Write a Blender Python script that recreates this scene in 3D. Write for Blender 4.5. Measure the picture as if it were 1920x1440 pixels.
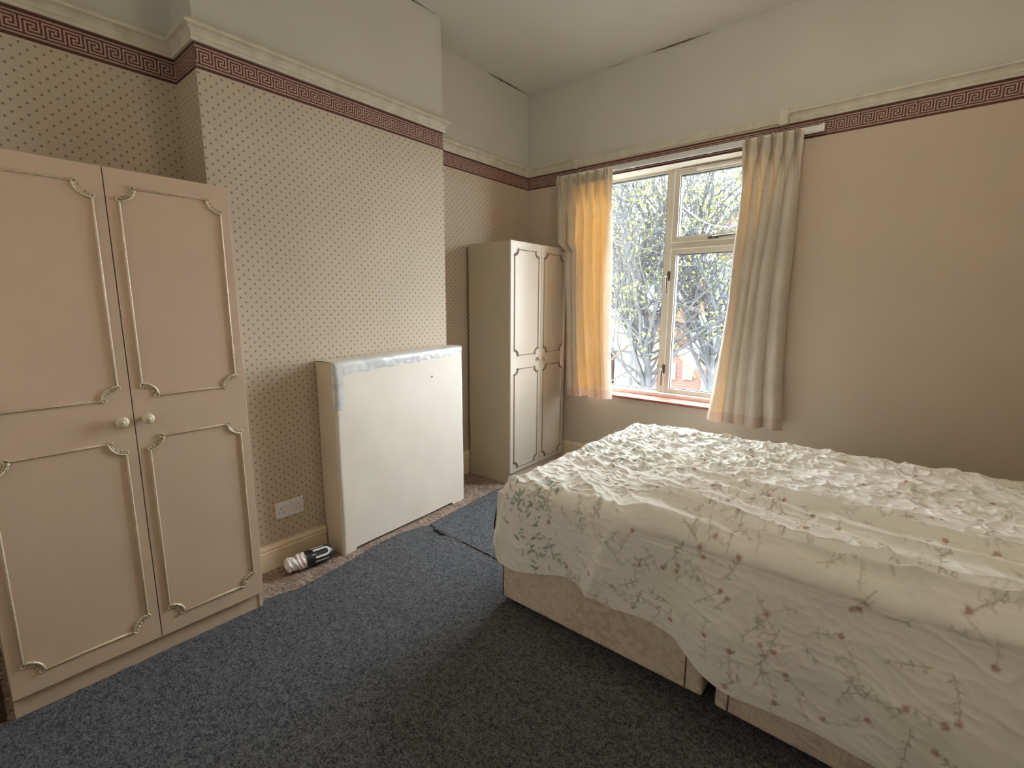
import bpy, math, random
import numpy as np
from mathutils import Vector, Matrix

for o in list(bpy.data.objects): bpy.data.objects.remove(o)
C = bpy.context.scene.collection
PI = math.pi

# ------------------------------------------------------------ camera
cam_d = bpy.data.cameras.new('camera')
cam = bpy.data.objects.new('camera', cam_d); C.objects.link(cam)
cam_d.sensor_fit = 'HORIZONTAL'; cam_d.sensor_width = 36.0
cam_d.lens = 891.56/1920*36.0
cam_d.clip_start = 0.02; cam_d.clip_end = 300
_R = Vector((0.76993008, 0.63811557, 0.00402454)); _U = Vector((-0.10811172, 0.12422339, 0.986347)); _F = Vector((-0.62890344, 0.75985332, -0.16463109))
m = Matrix((_R, _U, -_F)).transposed().to_4x4(); m.translation = Vector((2.7074, -3.4806, 1.3797))
cam.matrix_world = m
bpy.context.scene.camera = cam

# ------------------------------------------------------------ sky, sun, exposure
w = bpy.data.worlds.new('sky'); bpy.context.scene.world = w; w.use_nodes = True
nt = w.node_tree; nt.nodes.clear()
wo = nt.nodes.new('ShaderNodeOutputWorld'); bg = nt.nodes.new('ShaderNodeBackground')
tc = nt.nodes.new('ShaderNodeTexCoord'); ns = nt.nodes.new('ShaderNodeTexNoise'); cr = nt.nodes.new('ShaderNodeValToRGB')
ns.inputs['Scale'].default_value = 2.2; ns.inputs['Detail'].default_value = 4
cr.color_ramp.elements[0].position = .35; cr.color_ramp.elements[0].color = (.74, .87, 1, 1)
cr.color_ramp.elements[1].position = .6; cr.color_ramp.elements[1].color = (.90, .96, 1, 1)
nt.links.new(tc.outputs['Generated'], ns.inputs['Vector']); nt.links.new(ns.outputs['Fac'], cr.inputs['Fac'])
nt.links.new(cr.outputs['Color'], bg.inputs['Color']); nt.links.new(bg.outputs['Background'], wo.inputs['Surface'])
SKY = 42.0
bg.inputs['Strength'].default_value = SKY
# light portal in the window opening (guides sky sampling only)
pl = bpy.data.lights.new('window_portal', 'AREA'); pl.shape = 'RECTANGLE'; pl.size = 1.3; pl.size_y = 1.72
pl.cycles.is_portal = True
po = bpy.data.objects.new('window_portal', pl); C.objects.link(po); po.location = (1.23, .24, 1.52); po.rotation_euler = (-PI/2, 0, 0)
pl2 = bpy.data.lights.new('fill_window_portal', 'AREA'); pl2.shape = 'RECTANGLE'; pl2.size = 1.9; pl2.size_y = 1.4; pl2.cycles.is_portal = True  # portal of the added fill window
po2 = bpy.data.objects.new('fill_window_portal', pl2); C.objects.link(po2); po2.location = (1.6, -4.50, 1.6); po2.rotation_euler = (PI/2, 0, 0)
vs = bpy.context.scene.view_settings
vs.view_transform = 'Standard'; vs.look = 'None'; vs.gamma = 1; vs.use_curve_mapping = False
vs.exposure = 0.0
bpy.context.scene.cycles.max_bounces = 14
bpy.context.scene.cycles.diffuse_bounces = 10
bpy.context.scene.cycles.transparent_max_bounces = 16
bpy.context.scene.cycles.sample_clamp_indirect = 8

# ------------------------------------------------------------ material helpers
class NT:
    def __init__(s, name):
        s.m = bpy.data.materials.new(name); s.m.use_nodes = True; s.t = s.m.node_tree; s.t.nodes.clear()
        s.out = s.n('ShaderNodeOutputMaterial')
    def n(s, k, **kw):
        x = s.t.nodes.new(k)
        for a, b in kw.items(): setattr(x, a, b)
        return x
    def l(s, a, b): s.t.links.new(a, b)
    def put(s, sock, v):
        if isinstance(v, bpy.types.NodeSocket): s.l(v, sock)
        else: sock.default_value = v
    def M(s, op, a, b=None, c=None, clamp=False):
        x = s.n('ShaderNodeMath', operation=op); x.use_clamp = clamp
        s.put(x.inputs[0], a)
        if b is not None: s.put(x.inputs[1], b)
        if c is not None: s.put(x.inputs[2], c)
        return x.outputs[0]
    def mix(s, f, a, b, bt='MIX'):
        x = s.n('ShaderNodeMix', data_type='RGBA', blend_type=bt)
        s.put(x.inputs['Factor'], f)
        s.put(x.inputs['A'], (*a, 1) if isinstance(a, tuple) and len(a) == 3 else a)
        s.put(x.inputs['B'], (*b, 1) if isinstance(b, tuple) and len(b) == 3 else b)
        return x.outputs['Result']
    def co(s, k='Object', scale=None):
        t = s.n('ShaderNodeTexCoord').outputs[k]
        if scale:
            mp = s.n('ShaderNodeMapping'); s.l(t, mp.inputs['Vector']); mp.inputs['Scale'].default_value = scale; t = mp.outputs[0]
        return t
    def pos(s):
        g = s.n('ShaderNodeNewGeometry'); x = s.n('ShaderNodeSeparateXYZ'); s.l(g.outputs['Position'], x.inputs[0]); return x.outputs
    def noise(s, vec, scale, detail=3, rough=.5, dist=0):
        x = s.n('ShaderNodeTexNoise'); s.l(vec, x.inputs['Vector']); x.inputs['Scale'].default_value = scale
        x.inputs['Detail'].default_value = detail; x.inputs['Roughness'].default_value = rough; x.inputs['Distortion'].default_value = dist
        return x.outputs['Fac']
    def ramp(s, f, p0, p1):
        x = s.n('ShaderNodeMapRange'); s.l(f, x.inputs[0]); x.inputs[1].default_value = p0; x.inputs[2].default_value = p1
        return x.outputs[0]
    def bsdf(s, col, rough=.7, bump=None, bs=.3, bd=.002, spec=.4, metal=0, sheen=0, coat=0):
        b = s.n('ShaderNodeBsdfPrincipled')
        s.put(b.inputs['Base Color'], (*col, 1) if isinstance(col, tuple) else col)
        s.put(b.inputs['Roughness'], rough); b.inputs['Specular IOR Level'].default_value = spec
        b.inputs['Metallic'].default_value = metal; b.inputs['Sheen Weight'].default_value = sheen; b.inputs['Coat Weight'].default_value = coat
        if bump is not None:
            k = s.n('ShaderNodeBump'); k.inputs['Strength'].default_value = bs; k.inputs['Distance'].default_value = bd
            s.l(bump, k.inputs['Height']); s.l(k.outputs[0], b.inputs['Normal'])
        return b.outputs[0]
    def done(s, sh): s.l(sh, s.out.inputs['Surface']); return s.m

def paint(name, col, rough=.6, var=.06, scale=3, bump=60, bs=.08, spec=.35, coat=0):
    t = NT(name); v = t.co('Object')
    f = t.noise(v, scale, 4)
    c = t.mix(t.ramp(f, .3, .7), tuple(x*(1-var) for x in col), tuple(min(1, x*(1+var)) for x in col))
    return t.done(t.bsdf(c, rough, t.noise(v, bump, 2), bs, .002, spec, coat=coat))

PAPER = (.52, .435, .335)
def wallpaper():
    t = NT('spotted_wallpaper'); X, Y, Z = t.pos(); u = t.M('ADD', X, Y)
    px, pz = .0455, .043
    def dot(ou, oz):
        a = t.M('SUBTRACT', t.M('FRACT', t.M('ADD', t.M('DIVIDE', u, px), 100+ou)), .5)
        b = t.M('SUBTRACT', t.M('FRACT', t.M('ADD', t.M('DIVIDE', Z, pz), 100+oz)), .5)
        a = t.M('POWER', t.M('MULTIPLY', t.M('ABSOLUTE', a), px), .75); b = t.M('POWER', t.M('MULTIPLY', t.M('ABSOLUTE', b), pz), .75)
        return t.M('ADD', a, b)
    d = t.M('MINIMUM', dot(.14, .27), dot(.64, .77))
    k = t.M('SUBTRACT', 1, t.ramp(d, .020, .0275), clamp=True)
    v = t.co('Object')
    base = t.mix(t.ramp(t.noise(v, 2.5, 3), .3, .7), tuple(x*.96 for x in PAPER), tuple(x*1.04 for x in PAPER))
    # vertical joins between the paper lengths
    s = t.M('ABSOLUTE', t.M('SUBTRACT', t.M('FRACT', t.M('DIVIDE', t.M('ADD', u, 102.05), .53)), .5))
    base = t.mix(t.M('MULTIPLY', t.M('LESS_THAN', s, .0016), .35), base, (.35, .25, .17))
    c = t.mix(t.M('MULTIPLY', k, .85), base, (.20, .115, .075))
    return t.done(t.bsdf(c, .75, t.noise(v, 90, 2), .1, .001, .25))

def fabric(name, col, tr=None, fac=.5, weave=500, pat=None):
    t = NT(name); v = t.co('Object')
    c = t.mix(t.ramp(t.noise(v, 6, 4), .35, .65), tuple(x*.94 for x in col), tuple(min(1, x*1.05) for x in col))
    if pat:
        f = t.noise(v, 9, 5, .6, 1.2)
        c = t.mix(t.M('MULTIPLY', t.ramp(f, .50, .56), .5), c, pat)
    b = t.bsdf(c, .85, t.noise(v, weave, 2), .15, .001, .15, sheen=.1)
    if tr:
        tl = t.n('ShaderNodeBsdfTranslucent'); tl.inputs['Color'].default_value = (*tr, 1)
        mx = t.n('ShaderNodeMixShader'); mx.inputs[0].default_value = fac
        t.l(b, mx.inputs[1]); t.l(tl.outputs[0], mx.inputs[2]); return t.done(mx.outputs[0])
    return t.done(b)

def damask():
    t = NT('cream_pink_damask'); v = t.co('Object')
    f = t.noise(v, 11, 3, .55, 1.8); g = t.noise(v, 30, 2, .5, .8)
    a = t.M('SUBTRACT', 1, t.ramp(t.M('ABSOLUTE', t.M('SUBTRACT', f, .5)), .012, .035), clamp=True)
    big = t.M('MULTIPLY', t.ramp(t.noise(v, 5, 2), .47, .54), t.ramp(g, .47, .53))
    k = t.M('MAXIMUM', t.M('MULTIPLY', a, .6), t.M('MULTIPLY', big, .8))
    c = t.mix(t.M('MULTIPLY', k, .8), (.72, .60, .49), (.50, .37, .28))
    return t.done(t.bsdf(c, .6, g, .1, .001, .3, sheen=.15))

def carpet():
    t = NT('blue_grey_carpet'); v = t.co('Object')
    f = t.noise(v, 170, 3, .7); g = t.noise(v, 60, 3, .6); h = t.noise(t.co('Object', (1, 5, 1)), 55, 2)
    k = t.ramp(t.M('ADD', t.M('MULTIPLY', f, .6), t.M('ADD', t.M('MULTIPLY', g, .25), t.M('MULTIPLY', h, .15))), .40, .60)
    c = t.mix(k, (.018, .019, .023), (.155, .158, .170))
    return t.done(t.bsdf(c, .95, f, .9, .004, .1, sheen=.05))

def old_floor():
    t = NT('old_brown_floor'); v = t.co('Object')
    f = t.noise(v, 55, 4, .7, .6); g = t.noise(v, 9, 3)
    c = t.mix(t.ramp(f, .38, .62), (.13, .085, .06), (.40, .31, .25)); c = t.mix(t.M('MULTIPLY', t.ramp(g, .5, .62), .6), c, (.17, .11, .08))
    return t.done(t.bsdf(c, .9, f, .5, .003, .2))

def brick(name, c1, c2, mortar, sc=1.0):
    t = NT(name); v = t.co('Object'); sp = t.n('ShaderNodeSeparateXYZ'); t.l(v, sp.inputs[0])
    cb = t.n('ShaderNodeCombineXYZ'); t.l(t.M('ADD', sp.outputs[0], sp.outputs[1]), cb.inputs[0]); t.l(sp.outputs[2], cb.inputs[1])
    b = t.n('ShaderNodeTexBrick'); t.l(cb.outputs[0], b.inputs['Vector']); b.inputs['Scale'].default_value = 1
    b.inputs['Brick Width'].default_value = .225*sc; b.inputs['Row Height'].default_value = .075*sc; b.inputs['Mortar Size'].default_value = .010*sc
    b.inputs['Color1'].default_value = (*c1, 1); b.inputs['Color2'].default_value = (*c2, 1); b.inputs['Mortar'].default_value = (*mortar, 1)
    return t.done(t.bsdf(b.outputs['Color'], .9, spec=.1))

def tiles(name, c1, c2, pitch=.25):
    t = NT(name); X, Y, Z = t.co_sep() if hasattr(t, 'co_sep') else t.pos()
    f = t.M('FRACT', t.M('DIVIDE', t.M('ADD', Y, Z), pitch))
    k = t.M('LESS_THAN', f, .16)
    c = t.mix(k, c1, c2)
    return t.done(t.bsdf(c, .9, spec=.1))

def glass():
    t = NT('window_glass'); tr = t.n('ShaderNodeBsdfTransparent'); tr.inputs[0].default_value = (.97, .98, .98, 1)
    g = t.n('ShaderNodeBsdfGlossy'); g.inputs['Roughness'].default_value = .02
    mx = t.n('ShaderNodeMixShader'); mx.inputs[0].default_value = .05
    t.l(tr.outputs[0], mx.inputs[1]); t.l(g.outputs[0], mx.inputs[2]); return t.done(mx.outputs[0])

def tape():
    t = NT('silvery_tape'); v = t.co('Object')
    f = t.noise(t.co('Object', (1, 1, 2.5)), 9, 3, .5, .5)
    c = t.mix(t.ramp(f, .35, .65), (.58, .58, .59), (.74, .73, .72))
    return t.done(t.bsdf(c, .28, f, .9, .006, .6, metal=.15, coat=.3))

def sheet_mat():
    t = NT('floral_bedspread'); a = t.n('ShaderNodeAttribute'); a.attribute_name = 'print'
    v = t.co('Object')
    b = t.bsdf(a.outputs['Color'], .8, t.noise(v, 420, 2), .1, .001, .2, sheen=.1)
    return t.done(b)

def gold():
    t = NT('gold_bead'); v = t.co('Object'); f = t.noise(v, 350, 2)
    c = t.mix(t.ramp(f, .4, .6), (.42, .32, .20), (.78, .68, .50))
    return t.done(t.bsdf(c, .38, spec=.6, metal=.35))

MAT = dict(
    plain=paint('plain_cream_wall', (.55, .455, .355), .62, .03, 2, 120, .06),
    upper=paint('off_white_upper_wall', (.58, .565, .51), .8, .03, 2, 100, .05),
    ceil=paint('off_white_ceiling', (.66, .645, .585), .8, .03, 2, 100, .05),
    paper=wallpaper(),
    rail=paint('cream_gloss_paint', (.60, .56, .465), .5, .10, 18, 60, .06, .4),
    skirt=paint('aged_cream_skirting', (.70, .58, .41), .45, .08, 12, 60, .08, .4),
    maroon=paint('maroon_border_ink', (.095, .028, .022), .6, .1, 30),
    blush=paint('dusty_pink_border_paper', (.42, .29, .235), .65, .08, 30),
    ward=paint('beige_wardrobe_laminate', (.56, .415, .30), .42, .03, 5, 200, .05, .4),
    ward_edge=paint('cream_wardrobe_laminate', (.57, .49, .39), .42, .03, 5, 200, .05, .4),
    ward_side=paint('buff_wardrobe_side', (.48, .40, .30), .5, .04, 5, 200, .05, .35),
    groove=paint('brown_panel_groove', (.16, .10, .065), .5, .1, 30),
    gap_shade=paint('dark_gap_shade', (.05, .03, .02), .6, .3, 8), gold=gold(), bronze=paint('brown_bead', (.27, .19, .125), .4, .15, 60, spec=.6),
    knob=paint('cream_knob', (.60, .51, .35), .35, .05, 30, 60, .05, .5),
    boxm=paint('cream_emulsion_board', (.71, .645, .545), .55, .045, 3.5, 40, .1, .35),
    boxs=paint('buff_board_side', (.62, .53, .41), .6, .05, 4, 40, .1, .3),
    tape=tape(), carpet=carpet(), floor=old_floor(), damask=damask(),
    piping=paint('dusky_piping', (.30, .17, .12), .6),
    black=paint('black_plastic', (.015, .014, .016), .4, .1, 20, 60, .1, .5),
    white=paint('white_plastic', (.72, .72, .70), .35, .03, 20, 60, .05, .5),
    bag=paint('crumpled_white_plastic', (.78, .75, .74), .3, .12, 30, 45, .9, .6),
    bag_pink=paint('pale_pink_printed_plastic', (.72, .60, .57), .3, .15, 60, 45, .8, .6),
    frame=paint('painted_window_frame', (.62, .56, .47), .4, .04, 8, 60, .06, .45),
    frame_edge=paint('white_putty_edge', (.85, .82, .76), .4, .02),
    gasket=paint('dark_glazing_gasket', (.07, .08, .08), .5),
    handle=paint('tarnished_brass', (.07, .05, .035), .4, .2, 40, spec=.6),
    sill=paint('red_tile_sill', (.30, .085, .06), .35, .2, 25, 60, .1, .5),
    reveal=paint('cream_reveal', (.72, .67, .56), .6, .03),
    glass=glass(),
    curtain=fabric('cream_curtain', (.60, .55, .46), (.98, .42, .055), .095, 500, (.55, .50, .41)),
    blind=fabric('fill_blind_cloth', (.75, .72, .64), (.90, .80, .64), .05),
    hem=fabric('curtain_hem', (.58, .47, .38), (.55, .30, .18), .20),
    sheet=sheet_mat(), mattress=fabric('mattress_ticking', (.7, .66, .58)),
    socket=paint('white_socket', (.74, .73, .72), .3, .01, spec=.5),
    bark=paint('grey_bark', (.030, .029, .029), .9, .3, 8, 20, .4, .1),
    bark2=paint('pale_bark', (.040, .039, .039), .9, .3, 8, 20, .4, .1),
    leaf=fabric('young_leaf', (.10, .108, .022), (.13, .14, .028), .45),
    brick=brick('red_brick', (.085, .035, .026), (.07, .031, .023), (.07, .06, .05)),
    brick_o=brick('orange_brick', (.08, .033, .016), (.068, .028, .016), (.068, .052, .04)),
    slate=tiles('grey_slate', (.040, .042, .047), (.018, .018, .021), .30),
    wroof=tiles('pale_ribbed_roof', (.09, .092, .095), (.024, .024, .028), .34),
    otile=paint('orange_clay_tile', (.10, .055, .022), .8, .1),
    render=paint('white_render', (.09, .088, .083), .9, .05),
    wglass=paint('pale_blue_pane', (.05, .07, .08), .2, .1),
    tarmac=paint('grey_tarmac', (.05, .05, .05), .9, .1),
    letter=paint('dark_lettering', (.02, .02, .02), .6),
    wire=paint('black_cable', (.03, .03, .035), .6),
)

t_ = NT('fill_lantern_glow'); e_ = t_.n('ShaderNodeEmission'); e_.inputs[0].default_value = (1, .88, .70, 1); e_.inputs[1].default_value = 18; MAT['lantern'] = t_.done(e_.outputs[0])  # glow of the added fill lantern

# ------------------------------------------------------------ mesh helpers
class B:
    def __init__(s): s.v = []; s.f = []; s.mi = []; s.sm = []
    def add(s, vs, fs, mi=0, smooth=False):
        o = len(s.v); s.v += [tuple(map(float, p)) for p in vs]; s.f += [tuple(i+o for i in f) for f in fs]
        s.mi += [mi]*len(fs); s.sm += [smooth]*len(fs); return s
    def box(s, x0, x1, y0, y1, z0, z1, mi=0):
        v = [(x, y, z) for x in (x0, x1) for y in (y0, y1) for z in (z0, z1)]
        return s.add(v, [(0, 1, 3, 2), (4, 6, 7, 5), (0, 4, 5, 1), (2, 3, 7, 6), (0, 2, 6, 4), (1, 5, 7, 3)], mi)
    def prism(s, pts, axis, a, b, mi=0):
        # pts 2-D polygon; axis 0/1/2 = extrusion axis
        def P(p, t):
            q = list(p); q.insert(axis, t); return q
        n = len(pts); v = [P(p, a) for p in pts]+[P(p, b) for p in pts]
        f = [(i, (i+1) % n, n+(i+1) % n, n+i) for i in range(n)]+[tuple(range(n))[::-1], tuple(range(n, 2*n))]
        return s.add(v, f, mi)
    def tube(s, path, rad, n=6, mi=0, cap=True, smooth=True):
        path = [Vector(p) for p in path]; k = len(path); vs = []; up = None
        for i, p in enumerate(path):
            d = (path[min(i+1, k-1)]-path[max(i-1, 0)])
            d = d.normalized() if d.length > 1e-9 else Vector((0, 0, 1))
            if up is None: up = Vector((0, 0, 1)) if abs(d.z) < .9 else Vector((1, 0, 0))
            a = d.cross(up)
            if a.length < 1e-6: a = d.cross(Vector((0, 1, 0)))
            a.normalize(); b = a.cross(d).normalized(); up = b
            r = rad[i] if hasattr(rad, '__len__') else rad
            vs += [p+(a*math.cos(2*PI*j/n)+b*math.sin(2*PI*j/n))*r for j in range(n)]
        fs = [(i*n+j, i*n+(j+1) % n, (i+1)*n+(j+1) % n, (i+1)*n+j) for i in range(k-1) for j in range(n)]
        if cap: fs += [tuple(range(n))[::-1], tuple(range((k-1)*n, k*n))]
        return s.add(vs, fs, mi, smooth)
    def lathe(s, prof, org, ax, n=24, mi=0):
        ax = Vector(ax).normalized(); a = ax.cross(Vector((0, 0, 1)) if abs(ax.z) < .9 else Vector((1, 0, 0))).normalized(); b = ax.cross(a); org = Vector(org)
        vs = [org+ax*h+(a*math.cos(2*PI*j/n)+b*math.sin(2*PI*j/n))*max(r, 1e-5) for h, r in prof for j in range(n)]
        k = len(prof); fs = [(i*n+j, i*n+(j+1) % n, (i+1)*n+(j+1) % n, (i+1)*n+j) for i in range(k-1) for j in range(n)]
        fs += [tuple(range(n)), tuple(range((k-1)*n, k*n))[::-1]]
        return s.add(vs, fs, mi, True)
    def grid(s, P, mi=0, smooth=True):
        a, b = P.shape[:2]; o = len(s.v); s.v += [tuple(p) for p in P.reshape(-1, 3).tolist()]
        for i in range(a-1):
            for j in range(b-1): s.f.append((o+i*b+j, o+(i+1)*b+j, o+(i+1)*b+j+1, o+i*b+j+1))
        s.mi += [mi]*((a-1)*(b-1)); s.sm += [smooth]*((a-1)*(b-1)); return s
    def go(s, name, mats, parent=None, bevel=0, label=None):
        me = bpy.data.meshes.new(name); me.from_pydata(s.v, [], s.f)
        for mm in (mats if isinstance(mats, (list, tuple)) else [mats]): me.materials.append(MAT[mm])
        me.polygons.foreach_set('material_index', s.mi); me.polygons.foreach_set('use_smooth', s.sm); me.update()
        o = bpy.data.objects.new(name, me); C.objects.link(o)
        if parent: o.parent = parent
        if bevel:
            md = o.modifiers.new('bevel', 'BEVEL'); md.width = bevel; md.segments = 2; md.limit_method = 'ANGLE'
        if label: o['label'] = label
        return o

def thing(name, label, cat, loc=(0, 0, 0), rz=0, group=None):
    o = bpy.data.objects.new(name, None); C.objects.link(o); o.location = loc; o.rotation_euler = (0, 0, rz)
    o.empty_display_size = .1; o['label'] = label; o['category'] = cat
    if group: o['group'] = group
    return o
def tag(o, label, cat, group=None):
    o['label'] = label; o['category'] = cat
    if group: o['group'] = group
    return o
def struct(o, label=None):
    o['kind'] = 'structure'
    if label: o['label'] = label
    return o

# numpy value noise
_rng = np.random.RandomState(7); _T = _rng.rand(256, 256)
def vnoise(x, y):
    xi = np.floor(x).astype(int); yi = np.floor(y).astype(int); fx = x-xi; fy = y-yi
    fx = fx*fx*(3-2*fx); fy = fy*fy*(3-2*fy); g = lambda a, b: _T[a % 256, b % 256]
    return (g(xi, yi)*(1-fx)+g(xi+1, yi)*fx)*(1-fy)+(g(xi, yi+1)*(1-fx)+g(xi+1, yi+1)*fx)*fy
def fbm(x, y, o=3):
    r = 0; a = .5; t = 0
    for i in range(o): r = r+a*vnoise(x*2**i+17*i, y*2**i+5*i); t += a; a *= .5
    return r/t
def ridge(x, y): return 1-np.abs(2*vnoise(x, y)-1)
def sst(x, a, b):
    t = np.clip((x-a)/(b-a), 0, 1); return t*t*(3-2*t)

# ------------------------------------------------------------ room shell
ZT, ZB, H = 2.472, 2.368, 3.145
CH, CY1, CY2 = .255, -1.231, -2.634
XR, YB = 3.45, -4.35
OX0, OX1, OZ0, OZ1, YW = .60, 1.84, .655, 2.377, .22

struct(B().box(-.3, XR+.2, YB-.2, .3, -.12, 0).go('floor', 'floor'))
struct(B().box(-.3, XR+.2, YB-.2, .3, H, H+.12).go('ceiling', 'ceil'))
# left wall (alcoves), paper below the rail and paint above
b = B(); b.box(-.2, 0, YB, 0, 0, ZT+.02, 0); b.box(-.2, 0, YB, 0, ZT+.02, H, 1)
struct(b.go('wall_left', ['paper', 'upper']))
b = B(); b.box(0, CH, CY2, CY1, 0, ZT+.02, 0); b.box(0, CH, CY2, CY1, ZT+.02, H, 1)
struct(b.go('wall_chimney', ['paper', 'upper']))
# window wall with its opening
b = B()
b.box(-.2, OX0, 0, .3, 0, ZT+.02, 0); b.box(OX1, XR+.2, 0, .3, 0, ZT+.02, 0)
b.box(OX0, OX1, 0, .3, 0, OZ0, 0); b.box(OX0, OX1, 0, .3, OZ1, ZT+.02, 0); b.box(-.2, XR+.2, 0, .3, ZT+.02, H, 1)
b.box(OX0, OX0+.004, .001, .2, OZ0, OZ1, 2); b.box(OX1-.004, OX1, .001, .2, OZ0, OZ1, 2); b.box(OX0, OX1, .001, .2, OZ1-.004, OZ1, 2)
struct(b.go('wall_window', ['plain', 'upper', 'reveal']))
b = B(); b.box(XR, XR+.2, YB, 0, 0, ZT+.02, 0); b.box(XR, XR+.2, YB, 0, ZT+.02, H, 1); struct(b.go('wall_right', ['plain', 'upper']))
b = B(); BW = (.65, 2.55, .9, 2.3)
b.box(-.2, BW[0], YB-.2, YB, 0, ZT+.02, 0); b.box(BW[1], XR+.2, YB-.2, YB, 0, ZT+.02, 0); b.box(BW[0], BW[1], YB-.2, YB, 0, BW[2], 0); b.box(BW[0], BW[1], YB-.2, YB, BW[3], ZT+.02, 0)
b.box(-.2, XR+.2, YB-.2, YB, ZT+.02, H, 1); struct(b.go('wall_back', ['plain', 'upper']))
w2 = bpy.data.objects.new('added_fill_window', None); C.objects.link(w2); w2['kind'] = 'structure'  # unseen window and blind, added to bring fill light from behind
b = B()
for x0_, x1_ in ((BW[0], BW[0]+.05), (BW[1]-.05, BW[1]), (1.57, 1.63)): b.box(x0_, x1_, YB-.16, YB-.10, BW[2], BW[3])
b.box(BW[0], BW[1], YB-.16, YB-.10, BW[2], BW[2]+.05); b.box(BW[0], BW[1], YB-.16, YB-.10, BW[3]-.05, BW[3]); b.go('window_frame', 'frame', w2, .003)
b = B(); b.box(BW[0]+.05, BW[1]-.05, YB-.132, YB-.128, BW[2]+.05, BW[3]-.05); b.go('pane', 'glass', w2)
b = B(); b.add([(BW[0]+.01, YB-.06, BW[2]+.01), (BW[1]-.01, YB-.06, BW[2]+.01), (BW[1]-.01, YB-.06, BW[3]-.03), (BW[0]+.01, YB-.06, BW[3]-.03)], [(0, 1, 2, 3)])
bl = b.go('fill_window_blind', 'blind')
tag(bl, 'drawn cream roller blind over the unseen fill window added behind the camera', 'blind')
b = B(); b.tube([(BW[0]+.01, YB-.06, BW[3]-.03), (BW[1]-.01, YB-.06, BW[3]-.03)], .02, 12); b.go('fill_blind_roller', 'white', bl)

# moulded picture rail following the plan outline of the left side
def run(path, prof, name, mat, closed=False):
    """sweep a (offset, z) profile along a plan path; room lies on the right-hand side of travel"""
    pts = [Vector((x, y)) for x, y in path]; n = len(pts); offs = []
    for i in range(n):
        d0 = (pts[i]-pts[i-1]).normalized() if i else (pts[1]-pts[0]).normalized()
        d1 = (pts[i+1]-pts[i]).normalized() if i < n-1 else d0
        n0 = Vector((d0.y, -d0.x)); n1 = Vector((d1.y, -d1.x)); q = n0+n1
        offs.append(q/max(.2, q.dot(n0)) if q.length > 1e-6 else n0)
    P = np.array([[(pts[i].x+offs[i].x*o, pts[i].y+offs[i].y*o, z) for o, z in prof] for i in range(n)])
    b = B(); k = len(prof); v = P.reshape(-1, 3).tolist()
    f = [(i*k+j, (i+1)*k+j, (i+1)*k+(j+1) % k, i*k+(j+1) % k) for i in range(n-1) for j in range(k)]
    f += [tuple(range(k))[::-1], tuple(range((n-1)*k, n*k))]
    b.add(v, f); return struct(b.go(name, mat))
railp = [(0, ZT), (.012, ZT), (.016, ZT+.012), (.012, ZT+.020), (.016, ZT+.034), (.026, ZT+.046), (.040, ZT+.052), (.042, ZT+.062), (.034, ZT+.066), (.032, ZT+.074), (0, ZT+.078)]
leftpath = [(0, YB), (0, CY2), (CH, CY2), (CH, CY1), (0, CY1), (0, 0), (.474, 0)]
run(leftpath, railp, 'trim_1', 'rail')
run([(1.995, 0), (XR, 0)], railp, 'trim_2', 'rail')
b = B(); b.box(.50, 1.965, -.012, 0, ZT+.012, ZT+.060); struct(b.go('trim_3', 'rail'))
b = B(); b.box(.474, .505, -.020, 0, ZT-.004, ZT+.066); struct(b.go('trim_4', 'rail', bevel=.002))
b = B(); b.box(1.965, 2.015, -.044, 0, ZT-.008, ZT+.084); struct(b.go('trim_5', 'rail', bevel=.002))

# Greek-key paper border: cells of two paper colours
K = np.zeros((9, 10), int)
pth = [(0, 0), (0, 8), (8, 8), (8, 2), (4, 2), (4, 4), (6, 4), (6, 6), (2, 6), (2, 0), (10, 0)]
for (x0, y0), (x1, y1) in zip(pth, pth[1:]):
    for x in range(min(x0, x1), max(x0, x1)+1):
        for y in range(min(y0, y1), max(y0, y1)+1):
            if x < 10: K[y, x] = 1
ROW = np.zeros((17, 10), int); ROW[2] = 1; ROW[14] = 1; ROW[4:13] = K
U0 = (ZT-ZB)/17
def border(name, p0, p1, nrm, phase=0):
    p0 = Vector(p0); p1 = Vector(p1); L = (p1-p0).length; d = (p1-p0).normalized(); b = B(); n = Vector((*nrm, 0))*.0012
    q = .0062; cols = int(L/q)+1
    for j in range(17):
        i = 0
        while i < cols:
            c = ROW[j, (i+phase) % 10]; k = i
            while k < cols and ROW[j, (k+phase) % 10] == c: k += 1
            a = p0+d*min(i*q, L); e = p0+d*min(k*q, L); z0 = ZB+j*U0; z1 = z0+U0
            b.add([(a.x+n.x, a.y+n.y, z0), (e.x+n.x, e.y+n.y, z0), (e.x+n.x, e.y+n.y, z1), (a.x+n.x, a.y+n.y, z1)], [(0, 1, 2, 3)], int(c))
            i = k
    # thickness back to the wall
    b.add([(p0.x, p0.y, ZB), (p1.x, p1.y, ZB), (p1.x+n.x, p1.y+n.y, ZB), (p0.x+n.x, p0.y+n.y, ZB)], [(0, 1, 2, 3)], 0)
    return struct(b.go(name, ['maroon', 'blush']))
border('trim_6', (0, YB), (0, CY2), (1, 0), 4)
border('trim_7', (0, CY2), (CH, CY2), (0, -1), 2)
border('trim_8', (CH, CY2), (CH, CY1), (1, 0), 9)
border('trim_9', (0, CY1), (0, 0), (1, 0), 5)
border('trim_10', (0, 0), (XR, 0), (0, -1), 7)

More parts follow.
